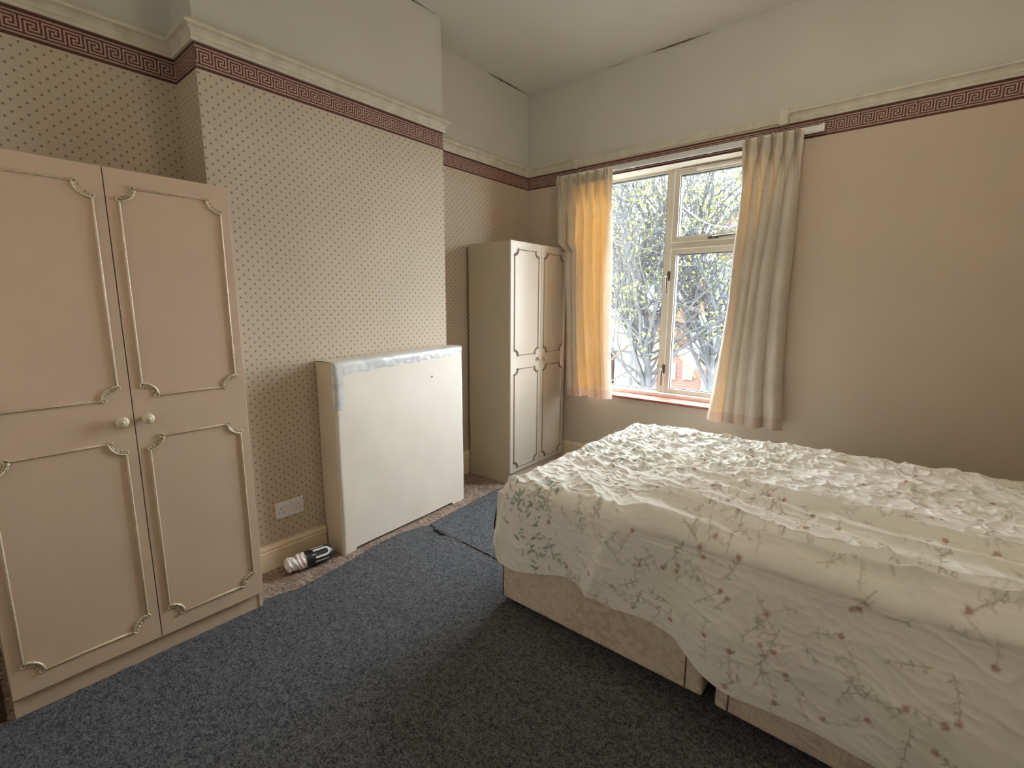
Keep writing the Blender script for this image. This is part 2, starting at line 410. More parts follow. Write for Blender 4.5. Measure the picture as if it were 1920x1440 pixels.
# skirting boards
sk = lambda h, d=.02: [(0, 0), (d, 0), (d, h*.72), (d-.004, h*.76), (d-.001, h*.82), (d-.006, h*.90), (d-.012, h*.94), (.006, h), (0, h)]
run([(CH, CY2+.001), (CH, -2.195)], sk(.14, .018), 'baseboard_chimney', 'skirt')
run([(0, YB), (0, CY2)], sk(.15), 'baseboard_left', 'skirt')
run([(0, CY1), (0, 0), (XR, 0)], sk(.19), 'baseboard_window', 'skirt')
run([(XR, 0), (XR, YB)], sk(.19), 'baseboard_right', 'skirt')

b = B(); b.box(.02, .53, -4.33, -3.49, 0, .004); struct(b.go('gap_shade_slab', 'gap_shade'))  # dark slab putting the shade of the wardrobe gap into the floor colour
# split lining paper along the ceiling joint
def crack(name, p0, p1, wid, seed):
    r = random.Random(seed); p0 = Vector(p0); p1 = Vector(p1); b = B(); n = 24; path = []; rad = []
    for i in range(n+1):
        t = i/n; p = p0.lerp(p1, t); p = p+Vector((0, 0, -.002-.004*r.random())); path.append(p); rad.append(wid*(.25+.75*math.sin(PI*min(1, t*1.15+.02)))*(.7+.5*r.random()))
    b.tube(path, rad, 5); return struct(b.go(name, 'groove'))
crack('trim_11', (CH+.004, -1.60, H), (CH+.004, -1.27, H), .0035, 1)
crack('trim_12', (.004, -.52, H-.002), (.004, -.01, H-.004), .0045, 2)
crack('trim_13', (1.10, -.004, H), (1.50, -.004, H), .005, 3)
crack('trim_14', (.72, -.004, H), (.92, -.004, H), .0016, 4)

# ------------------------------------------------------------ window
win = bpy.data.objects.new('window_1', None); C.objects.link(win); win['kind'] = 'structure'; win.location = (0, 0, 0)
FY0, FY1 = .165, .235
def ringbox(b, x0, x1, z0, z1, w, y0, y1, mi=0, wt=None, wb=None, wl=None, wr=None):
    wt = w if wt is None else wt; wb = w if wb is None else wb; wl = w if wl is None else wl; wr = w if wr is None else wr
    b.box(x0, x0+wl, y0, y1, z0, z1, mi); b.box(x1-wr, x1, y0, y1, z0, z1, mi)
    b.box(x0+wl, x1-wr, y0, y1, z1-wt, z1, mi); b.box(x0+wl, x1-wr, y0, y1, z0, z0+wb, mi)
b = B(); ringbox(b, OX0, OX1, OZ0+.012, OZ1, .045, FY0, FY1, wt=.022, wb=.035)
b.box(1.202, 1.268, FY0, FY1, OZ0+.04, OZ1-.02); b.box(1.268, OX1-.04, FY0, FY1, 1.795, 1.850)
b.go('window_frame', 'frame', win, .003)
# sashes
def sash(name, x0, x1, z0, z1, y0=.150, w=.040):
    b = B(); ringbox(b, x0, x1, z0, z1, w, y0, y0+.05)
    # pale bead round the outer edge
    ringbox(b, x0-.004, x1+.004, z0-.004, z1+.004, .007, y0-.003, y0+.01, 1)
    s = b.go(name, ['frame', 'frame_edge'], win, .0015)
    b = B(); ringbox(b, x0+w-.001, x1-w+.001, z0+w-.001, z1-w+.001, .007, y0+.012, y0+.04); b.go('glazing_gasket', 'gasket', s)
    b = B(); b.box(x0+w, x1-w, y0+.024, y0+.028, z0+w, z1-w); b.go('pane', 'glass', s)
    return s
s1 = sash('casement_sash', 1.262, OX1-.045, .692, 1.797)
s2 = sash('vent_sash', 1.262, OX1-.045, 1.845, 2.362)
b = B(); ringbox(b, OX0+.043, 1.204, OZ0+.045, OZ1-.020, .008, FY0+.01, FY0+.04); g = b.go('glazing_gasket', 'gasket', win)
b = B(); b.box(OX0+.045, 1.202, FY0+.02, FY0+.025, OZ0+.045, OZ1-.022); b.go('pane', 'glass', win)
# a trickle strip above the vent
b = B(); b.box(1.42, 1.80, .135, .152, 2.335, 2.352); b.go('draught_strip', 'frame_edge', s2, .002)
# stay handles
for z in (1.60, .885):
    b = B(); b.box(1.246, 1.266, .140, .152, z-.035, z+.035); b.tube([(1.248, .140, z), (1.250, .125, z-.01), (1.252, .120, z-.05), (1.252, .122, z-.13)], [.006, .008, .006, .005], 8)
    b.tube([(1.222, .15, z-.004), (1.25, .135, z-.004)], .005, 6)
    hd = b.go('window_handle', 'handle', s1, .0015)
b = B(); b.box(1.53, 1.60, .138, .150, 1.852, 1.870); b.tube([(1.56, .136, 1.861), (1.60, .128, 1.864), (1.72, .126, 1.868)], [.009, .007, .006], 8)
b.go('window_handle', 'handle', s2, .0015)
# tiled sill and its dark underside lip
b = B(); b.prism([(-.022, OZ0-.016), (.165, OZ0-.010), (.165, OZ0+.014), (-.022, OZ0+.004)], 0, OX0-.02, OX1+.03)
b.go('window_sill', 'sill', win, .003)
b = B(); b.box(OX0, OX1, .115, .167, OZ0+.010, OZ0+.040); b.go('frame_cill', 'frame_edge', win, .003)

# ------------------------------------------------------------ curtain rail and curtains
rail = thing('curtain_rail', 'long white plastic curtain track fixed across the patterned border above the window', 'curtain rail', (0, 0, 0))
b = B(); b.box(.36, 2.203, -.062, -.048, 2.386, 2.418); b.box(.36, 2.203, -.058, -.045, 2.380, 2.388); b.go('track', 'white', rail, .002)
b = B(); b.box(2.196, 2.210, -.068, -.044, 2.378, 2.421); b.go('end_stop', 'white', rail, .002)
b = B(); b.box(.350, .362, -.068, -.044, 2.378, 2.421); b.go('end_stop', 'white', rail, .002)
for x in (.45, 1.0, 1.55, 2.13):
    b = B(); b.box(x-.012, x+.012, -.05, 0, 2.390, 2.412); b.go('bracket', 'white', rail, .001)

def curtain(name, label, zs, xl, xr, ztop, zbot, nf, seed, y0=-.095, amp=.030, skew=0.):
    nu, nv = 420, 150; r = np.random.RandomState(seed)
    u = np.linspace(0, 1, nu)[:, None]; v = np.linspace(0, 1, nv)[None, :]; z = ztop+(zbot-ztop)*v
    XL = np.interp(-z, -np.array(zs), xl); XR_ = np.interp(-z, -np.array(zs), xr)
    r2 = np.random.RandomState(seed+50); cuts = np.cumsum(np.r_[0, 1+.45*(r2.rand(nf)-.5)]); cuts = cuts/cuts[-1]
    g = np.interp(u[:, 0], cuts, np.arange(nf+1))[:, None]
    g = g+.10*v*np.sin(2*PI*(.23*g+.35*v)+seed)+.16*v*v*np.sin(1.9*g+seed)
    fr = g-np.floor(g); c = np.cos(2*PI*(g-.5)); h = sst(v, .045, .22)
    mod = .55+.75*vnoise(g*1.0+seed, v*1.6+seed)
    A = amp*(.30+.70*sst(v, .05, .45))*mod
    # pinch pleats: three tight ribs in each group, nipped just below the heading
    grp = np.clip(1-np.abs(fr-.5)/.30, 0, 1)**.6
    ribs = grp*(.018+.018*np.cos(2*PI*(fr-.5)/.19))*(1-sst(v, .05, .16))
    nip = np.exp(-((v-.052)/.022)**2)
    split = .32*np.cos(4*PI*(g-.5)+1.3*np.sin(g*2.1+3*v))*sst(v, .12, .5)*vnoise(g*.7+9+seed, v*2.1)
    y = y0-A*(.25+.75*h)*(c+split)-ribs+.006*nip+.010*(fbm(u*11+3, v*7+seed)-.5)
    xb = xl[0]+(xl[-1]-xl[0])*v; x = xb+(XR_-xb)*u+(XL-xb)*(1-u)**4
    x = x+(.5*A*np.sin(2*PI*(g-.5))*h*1.1)-(fr-.5)*nip*grp*.055+.008*np.sin(3*v+seed)*np.sin(PI*u)
    y = y+.012*(ridge(g*2.7+seed, v*1.1)-.5)*h
    y = np.where(z > 2.372, np.minimum(y, -.074), y)
    zz = z+.006*np.sin(2*PI*nf*.7*u+seed)*v+.006*(1-v)*np.cos(2*PI*(g-.5))
    y = np.minimum(y, -.028)
    P = np.stack([x, y, zz+0*x], -1)
    t = thing(name, label, 'curtain', ((xl[0]+xr[0])/2, y0, zbot)); t0 = Vector(t.location)
    P = P-np.array(t0)
    kh = int(nv*.955)
    b = B(); b.grid(P[:, :kh+1]); ob = b.go('curtain_fabric', 'curtain', t)
    Q = P[:, kh:].copy(); b = B(); b.grid(Q); b.go('hem', 'hem', t)
    # header tape behind the gathers
    b = B(); Pq = P[:, 2:int(nv*.05)].copy(); Pq[..., 1] += .004; b.grid(Pq); b.go('heading_tape', 'mattress', t)
    # hooks into the track
    for k in range(nf):
        xx = xl[0]+(xr[0]-xl[0])*(k+.5)/nf
        b = B(); b.tube([Vector((xx, y0+.02, ztop-.03))-t0, Vector((xx, y0+.03, ztop-.005))-t0, Vector((xx, -.056, 2.384))-t0], .002, 5); b.go('curtain_hook', 'white', t)
    return t
curtain('curtain', 'left-hand cream curtain glowing orange where daylight comes through, beside the tall wardrobe', [2.40, 1.87, 1.81, 1.4, .9, .6], [.355, .380, .505, .508, .508, .510], [.872, .876, .88, .89, .92, .945], 2.392, .632, 6, 3, amp=.050)
curtain('curtain', 'right-hand cream curtain drawn to the plain wall side of the window, above the bed', [2.40, 1.96, 1.42, .92, .59], [1.775, 1.80, 1.783, 1.734, 1.688], [2.115, 2.112, 2.10, 2.105, 2.13], 2.400, .595, 5, 8, amp=.058)

# ------------------------------------------------------------ unseen lantern above the frame, added as fill light
lan = thing('added_fill_lantern', 'round paper lantern added out of view over the bed as fill light', 'fill_lamp', (2.30, -1.62, 2.70))
b = B(); b.lathe([(.15*math.sin(a_), max(.0, .15*math.cos(a_))) for a_ in np.linspace(-PI/2*.93, PI/2*.93, 22)], (0, 0, 0), (0, 0, 1), 28); b.go('fill_lantern_paper', 'lantern', lan)
b = B(); b.tube([(0, 0, .148), (0, 0, H-2.70-.03)], .003, 6); b.lathe([(0, .045), (.012, .045), (.03, .02)], (0, 0, H-2.70), (0, 0, -1), 20); b.go('fill_lantern_rose', 'white', lan)

# ------------------------------------------------------------ wardrobes
def spiral(c, r0, a0, turn, n=14, sgn=1):
    return [(c[0]+r0*(1-.75*i/n)*math.cos(a0+sgn*turn*i/n), c[1]+r0*(1-.75*i/n)*math.sin(a0+sgn*turn*i/n)) for i in range(n+1)]
def moulding(y0, y1, z0, z1, x, r=.046, parent=None, mats=('ward', 'gold'), bead=.0028, base=.0045, step=.005):
    b = B(); cs = [(y0, z0, 1, 1), (y1, z0, -1, 1), (y1, z1, -1, -1), (y0, z1, 1, -1)]
    def line(p, q):
        L = math.hypot(q[0]-p[0], q[1]-p[1]); n = max(4, int(L/step)*2)
        b.tube([(x+.001, p[0]+(q[0]-p[0])*t, p[1]+(q[1]-p[1])*t) for t in (0, .5, 1)], base, 8, 0)
        b.tube([(x+.0045, p[0]+(q[0]-p[0])*i/n, p[1]+(q[1]-p[1])*i/n) for i in range(n+1)], [bead*(1.12 if i % 2 else .8) for i in range(n+1)], 6, 1)
    line((y0, z0+r), (y0, z1-r)); line((y1, z0+r), (y1, z1-r)); line((y0+r, z0), (y1-r, z0)); line((y0+r, z1), (y1-r, z1))
    for cy, cz, sy, sz in cs:
        arc = [(cy+sy*r*math.cos(a), cz+sz*r*math.sin(a)) for a in np.linspace(0.05, PI/2-.05, 16)]
        b.tube([(x+.003, p, q) for p, q in arc], [.0030+.0022*abs(math.sin(i*1.1)) for i in range(16)], 7, 1)
        b.tube([(x+.0025, cy+sy*(r-.007)*math.cos(a), cz+sz*(r-.007)*math.sin(a)) for a in np.linspace(.1, PI/2-.1, 12)], .0022, 6, 1)
        for e, (a0, sg) in enumerate(((0, -1), (PI/2, 1))):
            ex = (cy+sy*r*math.cos(a0), cz+sz*r*math.sin(a0)); cc = (ex[0]-sy*(.007 if e == 0 else -.000), ex[1]-sz*(.000 if e == 0 else .007))
            sp = [(cc[0]+sy*(.0085*(1-.7*i/16))*math.cos(a0+sg*5.2*i/16), cc[1]+sz*(.0085*(1-.7*i/16))*math.sin(a0+sg*5.2*i/16)) for i in range(17)]
            b.tube([(x+.004, p, q) for p, q in sp], [.0030*(1-.35*i/16) for i in range(17)], 6, 1)
        for k in range(3):
            a = .35+.42*k; p = (cy+sy*(r-.013)*math.cos(a), cz+sz*(r-.013)*math.sin(a))
            b.lathe([(0, .004), (.003, .0035), (.0045, .001)], (x, p[0], p[1]), (1, 0, 0), 8, 1)
    return b.go('panel_moulding', mats, parent)

def wardrobe(label, loc, rz, W, D, Hh, gap, zs_, inset, mats, knobz, kr=.019, side='ward', bead=.0028, ajar=0, moff=(0, 0)):
    """local frame: front face on x=0 facing +x, width along y from 0 to W"""
    t = thing('wardrobe', label, 'wardrobe', loc, rz, None)
    b = B(); F = -.019
    b.box(-D, F, 0, .016, 0, Hh-.003); b.box(-D, F, W-.016, W, 0, Hh-.003)
    b.box(-D, F-.001, .016, W-.016, Hh-.021, Hh-.005); b.box(-D, F-.001, .016, W-.016, .070, .084); b.box(-D, -D+.006, .016, W-.016, .084, Hh-.02)
    b.go('carcass', side, t, .001)
    b = B(); b.box(F-.020, F-.003, .016, W-.016, 0, .078); b.go('plinth', mats[0], t, .001)
    for k, (a, c) in enumerate(((.001, gap-.0015), (gap+.0015, W-.001))):
        b = B(); b.box(F+.001, 0, a, c, .082, Hh); d = b.go('door', mats[2], t, .0012)
        for (z0, z1) in zs_:
            moulding(a+inset[0 if k == 0 else 1], c-inset[1 if k == 0 else 0], z0, z1, 0, parent=d, mats=(mats[0], mats[1]), bead=bead)
        ky = (c-.036) if k == 0 else (a+.036)
        b = B(); b.lathe([(0, .0085), (.004, .008), (.010, .0075), (.014, .012), (.018, kr), (.024, kr*1.03), (.029, kr*.85), (.032, kr*.5), (.033, .001)], (0, ky, knobz), (1, 0, 0), 28)
        b.go('knob', 'knob', d)
    return t
wardrobe('large beige double wardrobe with gold beaded panels, left alcove nearest the camera', (.572, -3.470, 0), 0, .798, .555, 1.832, .411,
         ((.152, .885), (1.042, 1.772)), (.036, .034), ('ward', 'gold', 'ward'), .961)
wardrobe('tall pale beige double wardrobe standing in the alcove beside the window', (.452, -.775, 0), math.radians(1.2), .745, .420, 1.838, .385,
         ((.120, .895), (1.000, 1.778)), (.044, .036), ('ward_edge', 'bronze', 'ward_edge'), .955, .015, 'ward_side', .0026)

# ------------------------------------------------------------ boxed fireplace cover
t = thing('fireplace_cover', 'large cream painted box cover with silvery tape along its top, against the chimney wall', 'fireplace cover', (.30, -1.695, 0))
T0 = Vector(t.location)
ny, nz = 90, 90
def front_x(y): return .434+(.378-.434)*(y+2.19)/.99
def cover_grid():
    Y = np.linspace(-2.19, -1.197, ny)[:, None]; Zt = np.linspace(0, 1, nz)[None, :]
    top = 1.074+(1.098-1.074)*(Y+2.19)/.99
    z = Zt*top+0*Y
    wave = .004*(vnoise(Y*7+0*z, z*5)-.5)+.003*(vnoise(Y*2.5+9+0*z, z*2.2)-.5)
    x = front_x(Y)+wave
    er = np.minimum(np.minimum((Y+2.19), (-1.197-Y)), top-z); x = x-.010*np.clip(1-er/.016, 0, 1)**2
    yy = Y+0*z+.003*(vnoise(z*6, 0*z+4)-.5)*np.where(Y < -1.7, 1, 1)
    # feet: lower edge cut away between the ends
    cut = np.where((Y > -2.11) & (Y < -1.325), .016, 0.0)
    z = z+cut*np.clip(1-Zt/.1, 0, 1)
    return np.stack([x, yy, z], -1)
G = cover_grid()-np.array(T0)
b = B(); b.grid(G); b.go('front_board', 'boxm', t)
BX = CH+.004
def strip(edge, target):
    b_ = np.stack([edge, target], 1); return b_
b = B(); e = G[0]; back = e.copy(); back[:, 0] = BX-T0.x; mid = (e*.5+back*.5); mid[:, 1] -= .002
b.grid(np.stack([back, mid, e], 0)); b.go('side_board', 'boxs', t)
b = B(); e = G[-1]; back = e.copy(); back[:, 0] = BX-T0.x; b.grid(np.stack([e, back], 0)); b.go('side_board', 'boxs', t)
e = G[:, -1]; back = e.copy(); back[:, 0] = BX-T0.x; back[:, 2] += .003
b = B(); b.grid(np.stack([e, (e*.5+back*.5)+np.array([0, 0, .003]), back], 1)); b.go('top_board', 'boxm', t)
# tape: across the top edge, down the left edge
def tape_patch(ia, ib, f):
    q = []
    for i in range(ia, ib):
        q.append([Vector(p) for p in f(i)])
    return np.array([[tuple(p) for p in r_] for r_ in q])
def topt(i):
    y = G[i][-1][1]; zt = G[i][-1][2]; xx = lambda k: G[i][k][0]+.0022
    w1 = .010*math.sin(i*.4)*.3+.004*random.Random(i//3).random(); r_ = []
    xf = G[i][-3][0]+.0024
    low = .066-.018*(i/ny)
    r_.append((xf-.0018, y, zt-low-w1)); r_.append((xf+.0004+.001*math.sin(i*1.3), y, zt-low*.6)); r_.append((xf+.0008, y, zt-.022)); r_.append((xf-.001, y, zt-.006))
    r_.append((xf-.012, y, zt+.0032)); r_.append((xf-.05, y, zt+.0060)); r_.append((xf-.062, y, zt+.0055)); return r_
b = B(); b.grid(tape_patch(0, ny, topt)); b.go('tape', 'tape', t)
b = B(); rows = []
for k in range(int(nz*.76), nz-1):
    p = G[0][k]; q = G[5][k]; r_ = random.Random(k//2).random()*.002
    rows.append([(p[0]-.012, p[1]-.003, p[2]), (p[0]-.004, p[1]-.0035, p[2]), (p[0]+.008, p[1]+.001, p[2]), (q[0]+.0022+r_, p[1]+.030, p[2]), (q[0]+.0018, p[1]+.052, p[2]+.006)])
b.grid(np.array(rows)); b.go('tape', 'tape', t)
# small plugged hole in the board
b = B(); gx = front_x(-1.47)-T0.x; b.lathe([(0, .008), (.003, .008), (.0035, .005), (.001, .004)], (gx, -1.49-T0.y, .925), (1, 0, 0), 16); b.go('screw_plug', 'boxs', t)

# ------------------------------------------------------------ double socket
t = thing('wall_socket', 'white double plug socket low on the spotted wallpaper beside the box cover', 'socket', (CH, -2.387, .303))
b = B(); b.box(0, .009, -.075, .075, -.044, .044); b.go('face_plate', 'socket', t, .003)
for sx in (-1, 1):
    b = B(); b.box(.0085, .0135, sx*.018-.007, sx*.018+.007, .006, .026); b.go('switch', 'white', t, .0015)
    b = B(); c = sx*.046
    b.box(.0085, .0096, c-.002, c+.002, .004, .014); b.box(.0085, .0096, c-.013, c-.007, -.014, -.010); b.box(.0085, .0096, c+.007, c+.013, -.014, -.010)
    b.go('pin_slots', 'black', t)

# ------------------------------------------------------------ rolled plastic bag
t = thing('rolled_bag', 'rolled white plastic bag with a black printed band, on the floor under the socket', 'rolled bag', (.374, -2.475, .046))
ax = Vector((.404, -2.245, .046))-Vector((.374, -2.475, .046)); t.rotation_euler = (0, 0, math.atan2(ax.y, ax.x)); L = ax.length
def roll(b, x0, x1, r, n=60, k=26, seed=0, mi=0, crumple=.003, ends=(0, 0)):
    P = []
    for i in range(k+1):
        s_ = i/k; row = []
        for j in range(n+1):
            a = 2*PI*j/n; rr = r+crumple*(vnoise(np.array(5+3*math.cos(a)+seed), np.array(5+3*math.sin(a)+s_*7))-.5)*2
            rr -= ends[0]*r*max(0, 1-s_*4)**2; rr -= ends[1]*r*max(0, 1-(1-s_)*4)**2
            row.append((x0+(x1-x0)*s_, rr*math.cos(a), rr*math.sin(a)*.98))
        P.append(row)
    b.grid(np.array(P), mi)
b = B(); roll(b, -.012, .050, .038, crumple=.005, ends=(.95, 0)); b.go('crumpled_end', 'bag', t)
b = B(); roll(b, .046, .092, .0425, crumple=.0025, seed=4); b.go('pink_wrap', 'bag_pink', t)
b = B(); roll(b, .088, L, .0440, crumple=.0012, seed=9, ends=(0, .30)); sl = b.go('black_band', 'black', t)
def onroll(pts, r=.0452, w=.0035):
    # pts: (x along axis, angle in degrees) ribbon on the band
    P = []
    for i, (x, a) in enumerate(pts):
        x0, a0 = pts[max(0, i-1)]; x1, a1 = pts[min(len(pts)-1, i+1)]
        dx = x1-x0; da = math.radians(a1-a0)*r; l = math.hypot(dx, da) or 1; nx, na = -da/l*w, dx/l*w
        P.append([(x+s*nx, r*math.cos(math.radians(a)+s*na/r), r*math.sin(math.radians(a)+s*na/r)) for s in (-1, 1)])
    return np.array(P)
U = [(.128+.060*i/8, 112) for i in range(9)]+[(.188+.020*math.sin(PI*i/10), 112+25*(1-math.cos(PI*i/10))) for i in range(1, 10)]+[(.188-.055*i/8, 162) for i in range(9)]
b = B(); b.grid(onroll(U, .0462, .0056)); b.grid(onroll([(.122+.07*i/8, 90) for i in range(9)], .0460, .0028)); b.grid(onroll([(.118+.02*i/4, 140) for i in range(5)], .0460, .0014)); b.grid(onroll([(.130+.07*i/8, 190) for i in range(9)], .0460, .003))
b.go('white_print', 'white', sl)

# ------------------------------------------------------------ carpets
def carpet_piece(name, label, poly, z=.008, seed=0, curl=None):
    r = random.Random(seed); pts = []
    n = len(poly)
    for i in range(n):
        p = Vector(poly[i]); q = Vector(poly[(i+1) % n]); k = max(1, int((q-p).length/.02))
        for j in range(k):
            v = p.lerp(q, j/k); pts.append((v.x+r.uniform(-.0025, .0025), v.y+r.uniform(-.0025, .0025)))
    b = B(); b.prism(pts, 2, .0005, z); return tag(b.go(name, 'carpet'), label, 'carpet')
carpet_piece('carpet', 'dark blue-grey carpet covering most of the floor between the wardrobes and the bed',
    [(.545, -4.33), (.545, -3.52), (.555, -3.47), (.555, -2.665), (.516, -2.650), (.548, -2.50), (.541, -2.40), (.522, -2.258), (.476, -2.021), (.464, -1.855), (.486, -1.72), (.513, -1.650), (.623, -1.668), (1.116, -1.690), (3.43, -1.72), (3.43, -4.33)], seed=1)
o = carpet_piece('carpet_offcut', 'separate dark grey carpet piece beyond the frayed seam, beside the tall wardrobe',
    [(.508, -1.640), (.502, -1.56), (.496, -1.461), (.470, -1.20), (.451, -.946), (.475, -.84), (.485, -.03), (3.43, -.03), (3.43, -1.700), (1.116, -1.674), (.68, -1.655), (.59, -1.644)], z=.0085, seed=2)
# lifted frayed corner along the seam
t = B(); P = []
for i in range(30):
    s_ = i/29; x = .575+.26*s_; lift = .012*math.sin(PI*min(1, s_*1.6))*(1-s_)
    P.append([(x, -1.600-.02*s_, .0095), (x, -1.640-.010*s_, .0095+lift*.6), (x+.002*math.sin(i*2.1), -1.664-.010*s_, .0095+lift), (x, -1.668-.010*s_, .0065+lift)])
t.grid(np.array(P)); lo = t.go('lifted_edge', 'carpet', o)
t = B(); t.tube([(.585+.11*i/12, -1.668-.004*math.sin(i*.9)-.012*i/12, .012) for i in range(13)], [.003+.006*math.sin(PI*i/12) for i in range(13)], 6); fr = t.go('black_seam_strip', 'black', o)  # black strip along the lifted seam edge

# ------------------------------------------------------------ divan bed
bed = thing('divan_bed', 'double divan bed in cream and pink damask, its two base halves parted', 'bed', (2.33, -1.27, 0))
BO = Vector(bed.location)
X0, X1, Y0, Y1 = 1.378, 3.36, -1.940, -.60
def base_half(x0, x1, yy0, yy1, rz, pip):
    b = B(); cx = (x0+x1)/2; cy = (yy0+yy1)/2; hx = (x1-x0)/2; hy = (yy1-yy0)/2
    b.box(-hx, hx, -hy, hy, .035, .335); o = b.go('divan_base', 'damask', bed, .010)
    o.location = (cx-BO.x, cy-BO.y, 0); o.rotation_euler = (0, 0, rz)
    for px_ in pip:
        b = B(); b.tube([(px_-cx, -hy-.001, .040), (px_-cx, -hy-.001, .33)], .0028, 6); b.go('piping', 'piping', o)
    for sx in (-1, 1):
        for sy in (-1, 1):
            b = B(); b.lathe([(0, .018), (.027, .018)], (sx*(hx-.05), sy*(hy-.05), .009), (0, 0, 1), 14); b.go('castor', 'black', o)
base_half(X0, 2.292, Y0, Y1, 0, (1.386, 2.232))
base_half(2.352, 3.31, Y0-.02, Y1-.02, math.radians(-1.4), (2.395,))
b = B(); b.box(X0+.012-BO.x, X1-.02-BO.x, Y0+.025-BO.y, Y1-.01-BO.y, .336, .575); b.go('mattress', 'mattress', bed, .04)

# bedspread: one draped sheet, printed with sprigs
NS, NTT = 640, 560
S0, S1 = X0-.30, X1+.05; T0_, T1_ = Y0-.52, Y1+.34
s = np.linspace(S0, S1, NS)[:, None]+np.zeros((1, NTT)); tt = np.linspace(0, 1, NTT)[None, :]+np.zeros((NS, 1))
# near hem wanders: how far the cloth hangs below the edge at each x
hx_ = np.array([1.05, 1.30, 1.40, 1.50, 1.60, 1.76, 1.85, 1.97, 2.20, 2.30, 2.38, 2.60, 2.76, 2.9, 3.4]); hz_ = np.array([.30, .29, .385, .40, .385, .345, .36, .385, .395, .45, .475, .475, .475, .49, .50])
drop = np.interp(s, hx_, hz_)
ylow = Y0+.045-drop; yhigh = Y1+.30
t_ = ylow+(yhigh-ylow)*tt
ax0, ay0, ay1 = X0+.045, Y0+.045, Y1-.045
leftdrop = np.interp(t_, [-2.3, -1.95, -1.6, -.6], [.30, .27, .24, .24])
s2_ = ax0-(ax0-s)*(leftdrop/(ax0-S0)); s_e = np.where(s < ax0, s2_, s)
dx = np.maximum(ax0-s_e, 0); dyn = np.maximum(ay0-t_, 0); dyf = np.maximum(t_-ay1, 0); dy = dyn+dyf
r = np.hypot(dx, dy)+1e-9; nx = -dx/r; ny_ = (np.where(dyn > 0, -dyn, dyf))/r
R = .055; ang = np.minimum(r/R, PI/2); hz = R*np.sin(ang); vz = R*(1-np.cos(ang)); ex = np.maximum(r-R*PI/2, 0)
flare = .095+.10*np.clip(np.minimum(dx, dy)/.06, 0, 1)
hz = hz+ex*flare; vz = vz+ex*np.sqrt(1-flare**2)
cx_ = np.maximum(s_e, ax0); cy_ = np.clip(t_, ay0, ay1)
ztop = .598+.045*sst(s_e, 1.3, 3.2)*sst(t_, -1.6, -.6)+.022*sst(s_e, 1.4, 2.4)*(1-sst(t_, -1.8, -1.2))*.6
onside = np.clip(r/.07, 0, 1); hang = np.clip(r/.3, 0, 1)
# wrinkles
S = s_e; T = t_
w1 = S+.10*fbm(S*3, T*3); w2 = T+.10*fbm(S*3+9, T*3+4)
crump = (ridge(w1*7+2*w2, w2*13)**2*.55+ridge(w1*13-w2*5, w2*22+w1*6)**3*.55+.40*ridge(w1*27+w2*9, w2*36)**3)
diag = ridge((w1*.8+w2*1.0)*9+3*fbm(S*2, T*2), (w1-w2)*2.2)**2.5
mask_far = (.55+.45*sst(T, -1.75, -1.3))*(1-.40*sst(S, 2.1, 2.8))
nearr = (1-sst(T, -1.42, -1.15))*sst(S, 1.75, 2.15)
curve = T+.10*np.sin((S-1.9)*1.7)+.035*fbm(S*2.2, T*1.5)*2
folds = (ridge(curve*11.5+.9*fbm(S*1.3, T*4), S*.8+3)**2.2)*nearr
fan = ridge((S+.7*T)*8.5, (T-S*.3)*2.0+7)**2.2*np.exp(-((T+1.80)/.13)**2)*sst(S, 1.5, 1.7)
top_d = (.026*crump*mask_far+.013*diag)*(1-.40*nearr)+.046*folds+.036*fan
side_d = .016*np.sin(S*11+1.5*np.sin(S*3.1))*hang+.010*(fbm(S*5, T*3)-.5)*2*hang+.003*(ridge(S*11+T*3, T*7)**2)
side_d = side_d+.026*np.exp(-((S-1.93-.25*(T+2.0))/.030)**2)*hang*.9
disp = top_d*(1-onside)+side_d*onside+.004*crump*onside
sl_ = ang/(PI/2)
px_ = cx_+nx*(hz)+nx*disp*sl_; py_ = cy_+ny_*(hz)+ny_*disp*sl_; pz_ = ztop-vz+disp*(1-sl_)
# keep the sheet outside the base on the near and left faces
py_ = py_-.036*sst(cx_, 2.15, 2.45)*np.clip(ex/.20, 0, 1)*(dyn > 0)
py_ = np.where((dyn > 0) & (pz_ < .55), np.minimum(py_, Y0-.012), py_)
px_ = np.where((dx > 0) & (dyn < .02) & (pz_ < .55), np.minimum(px_, X0-.012), px_)
px_ = np.minimum(px_, XR-.02)
pz_ = np.maximum(pz_, .02)
P = np.stack([px_, py_, pz_], -1)

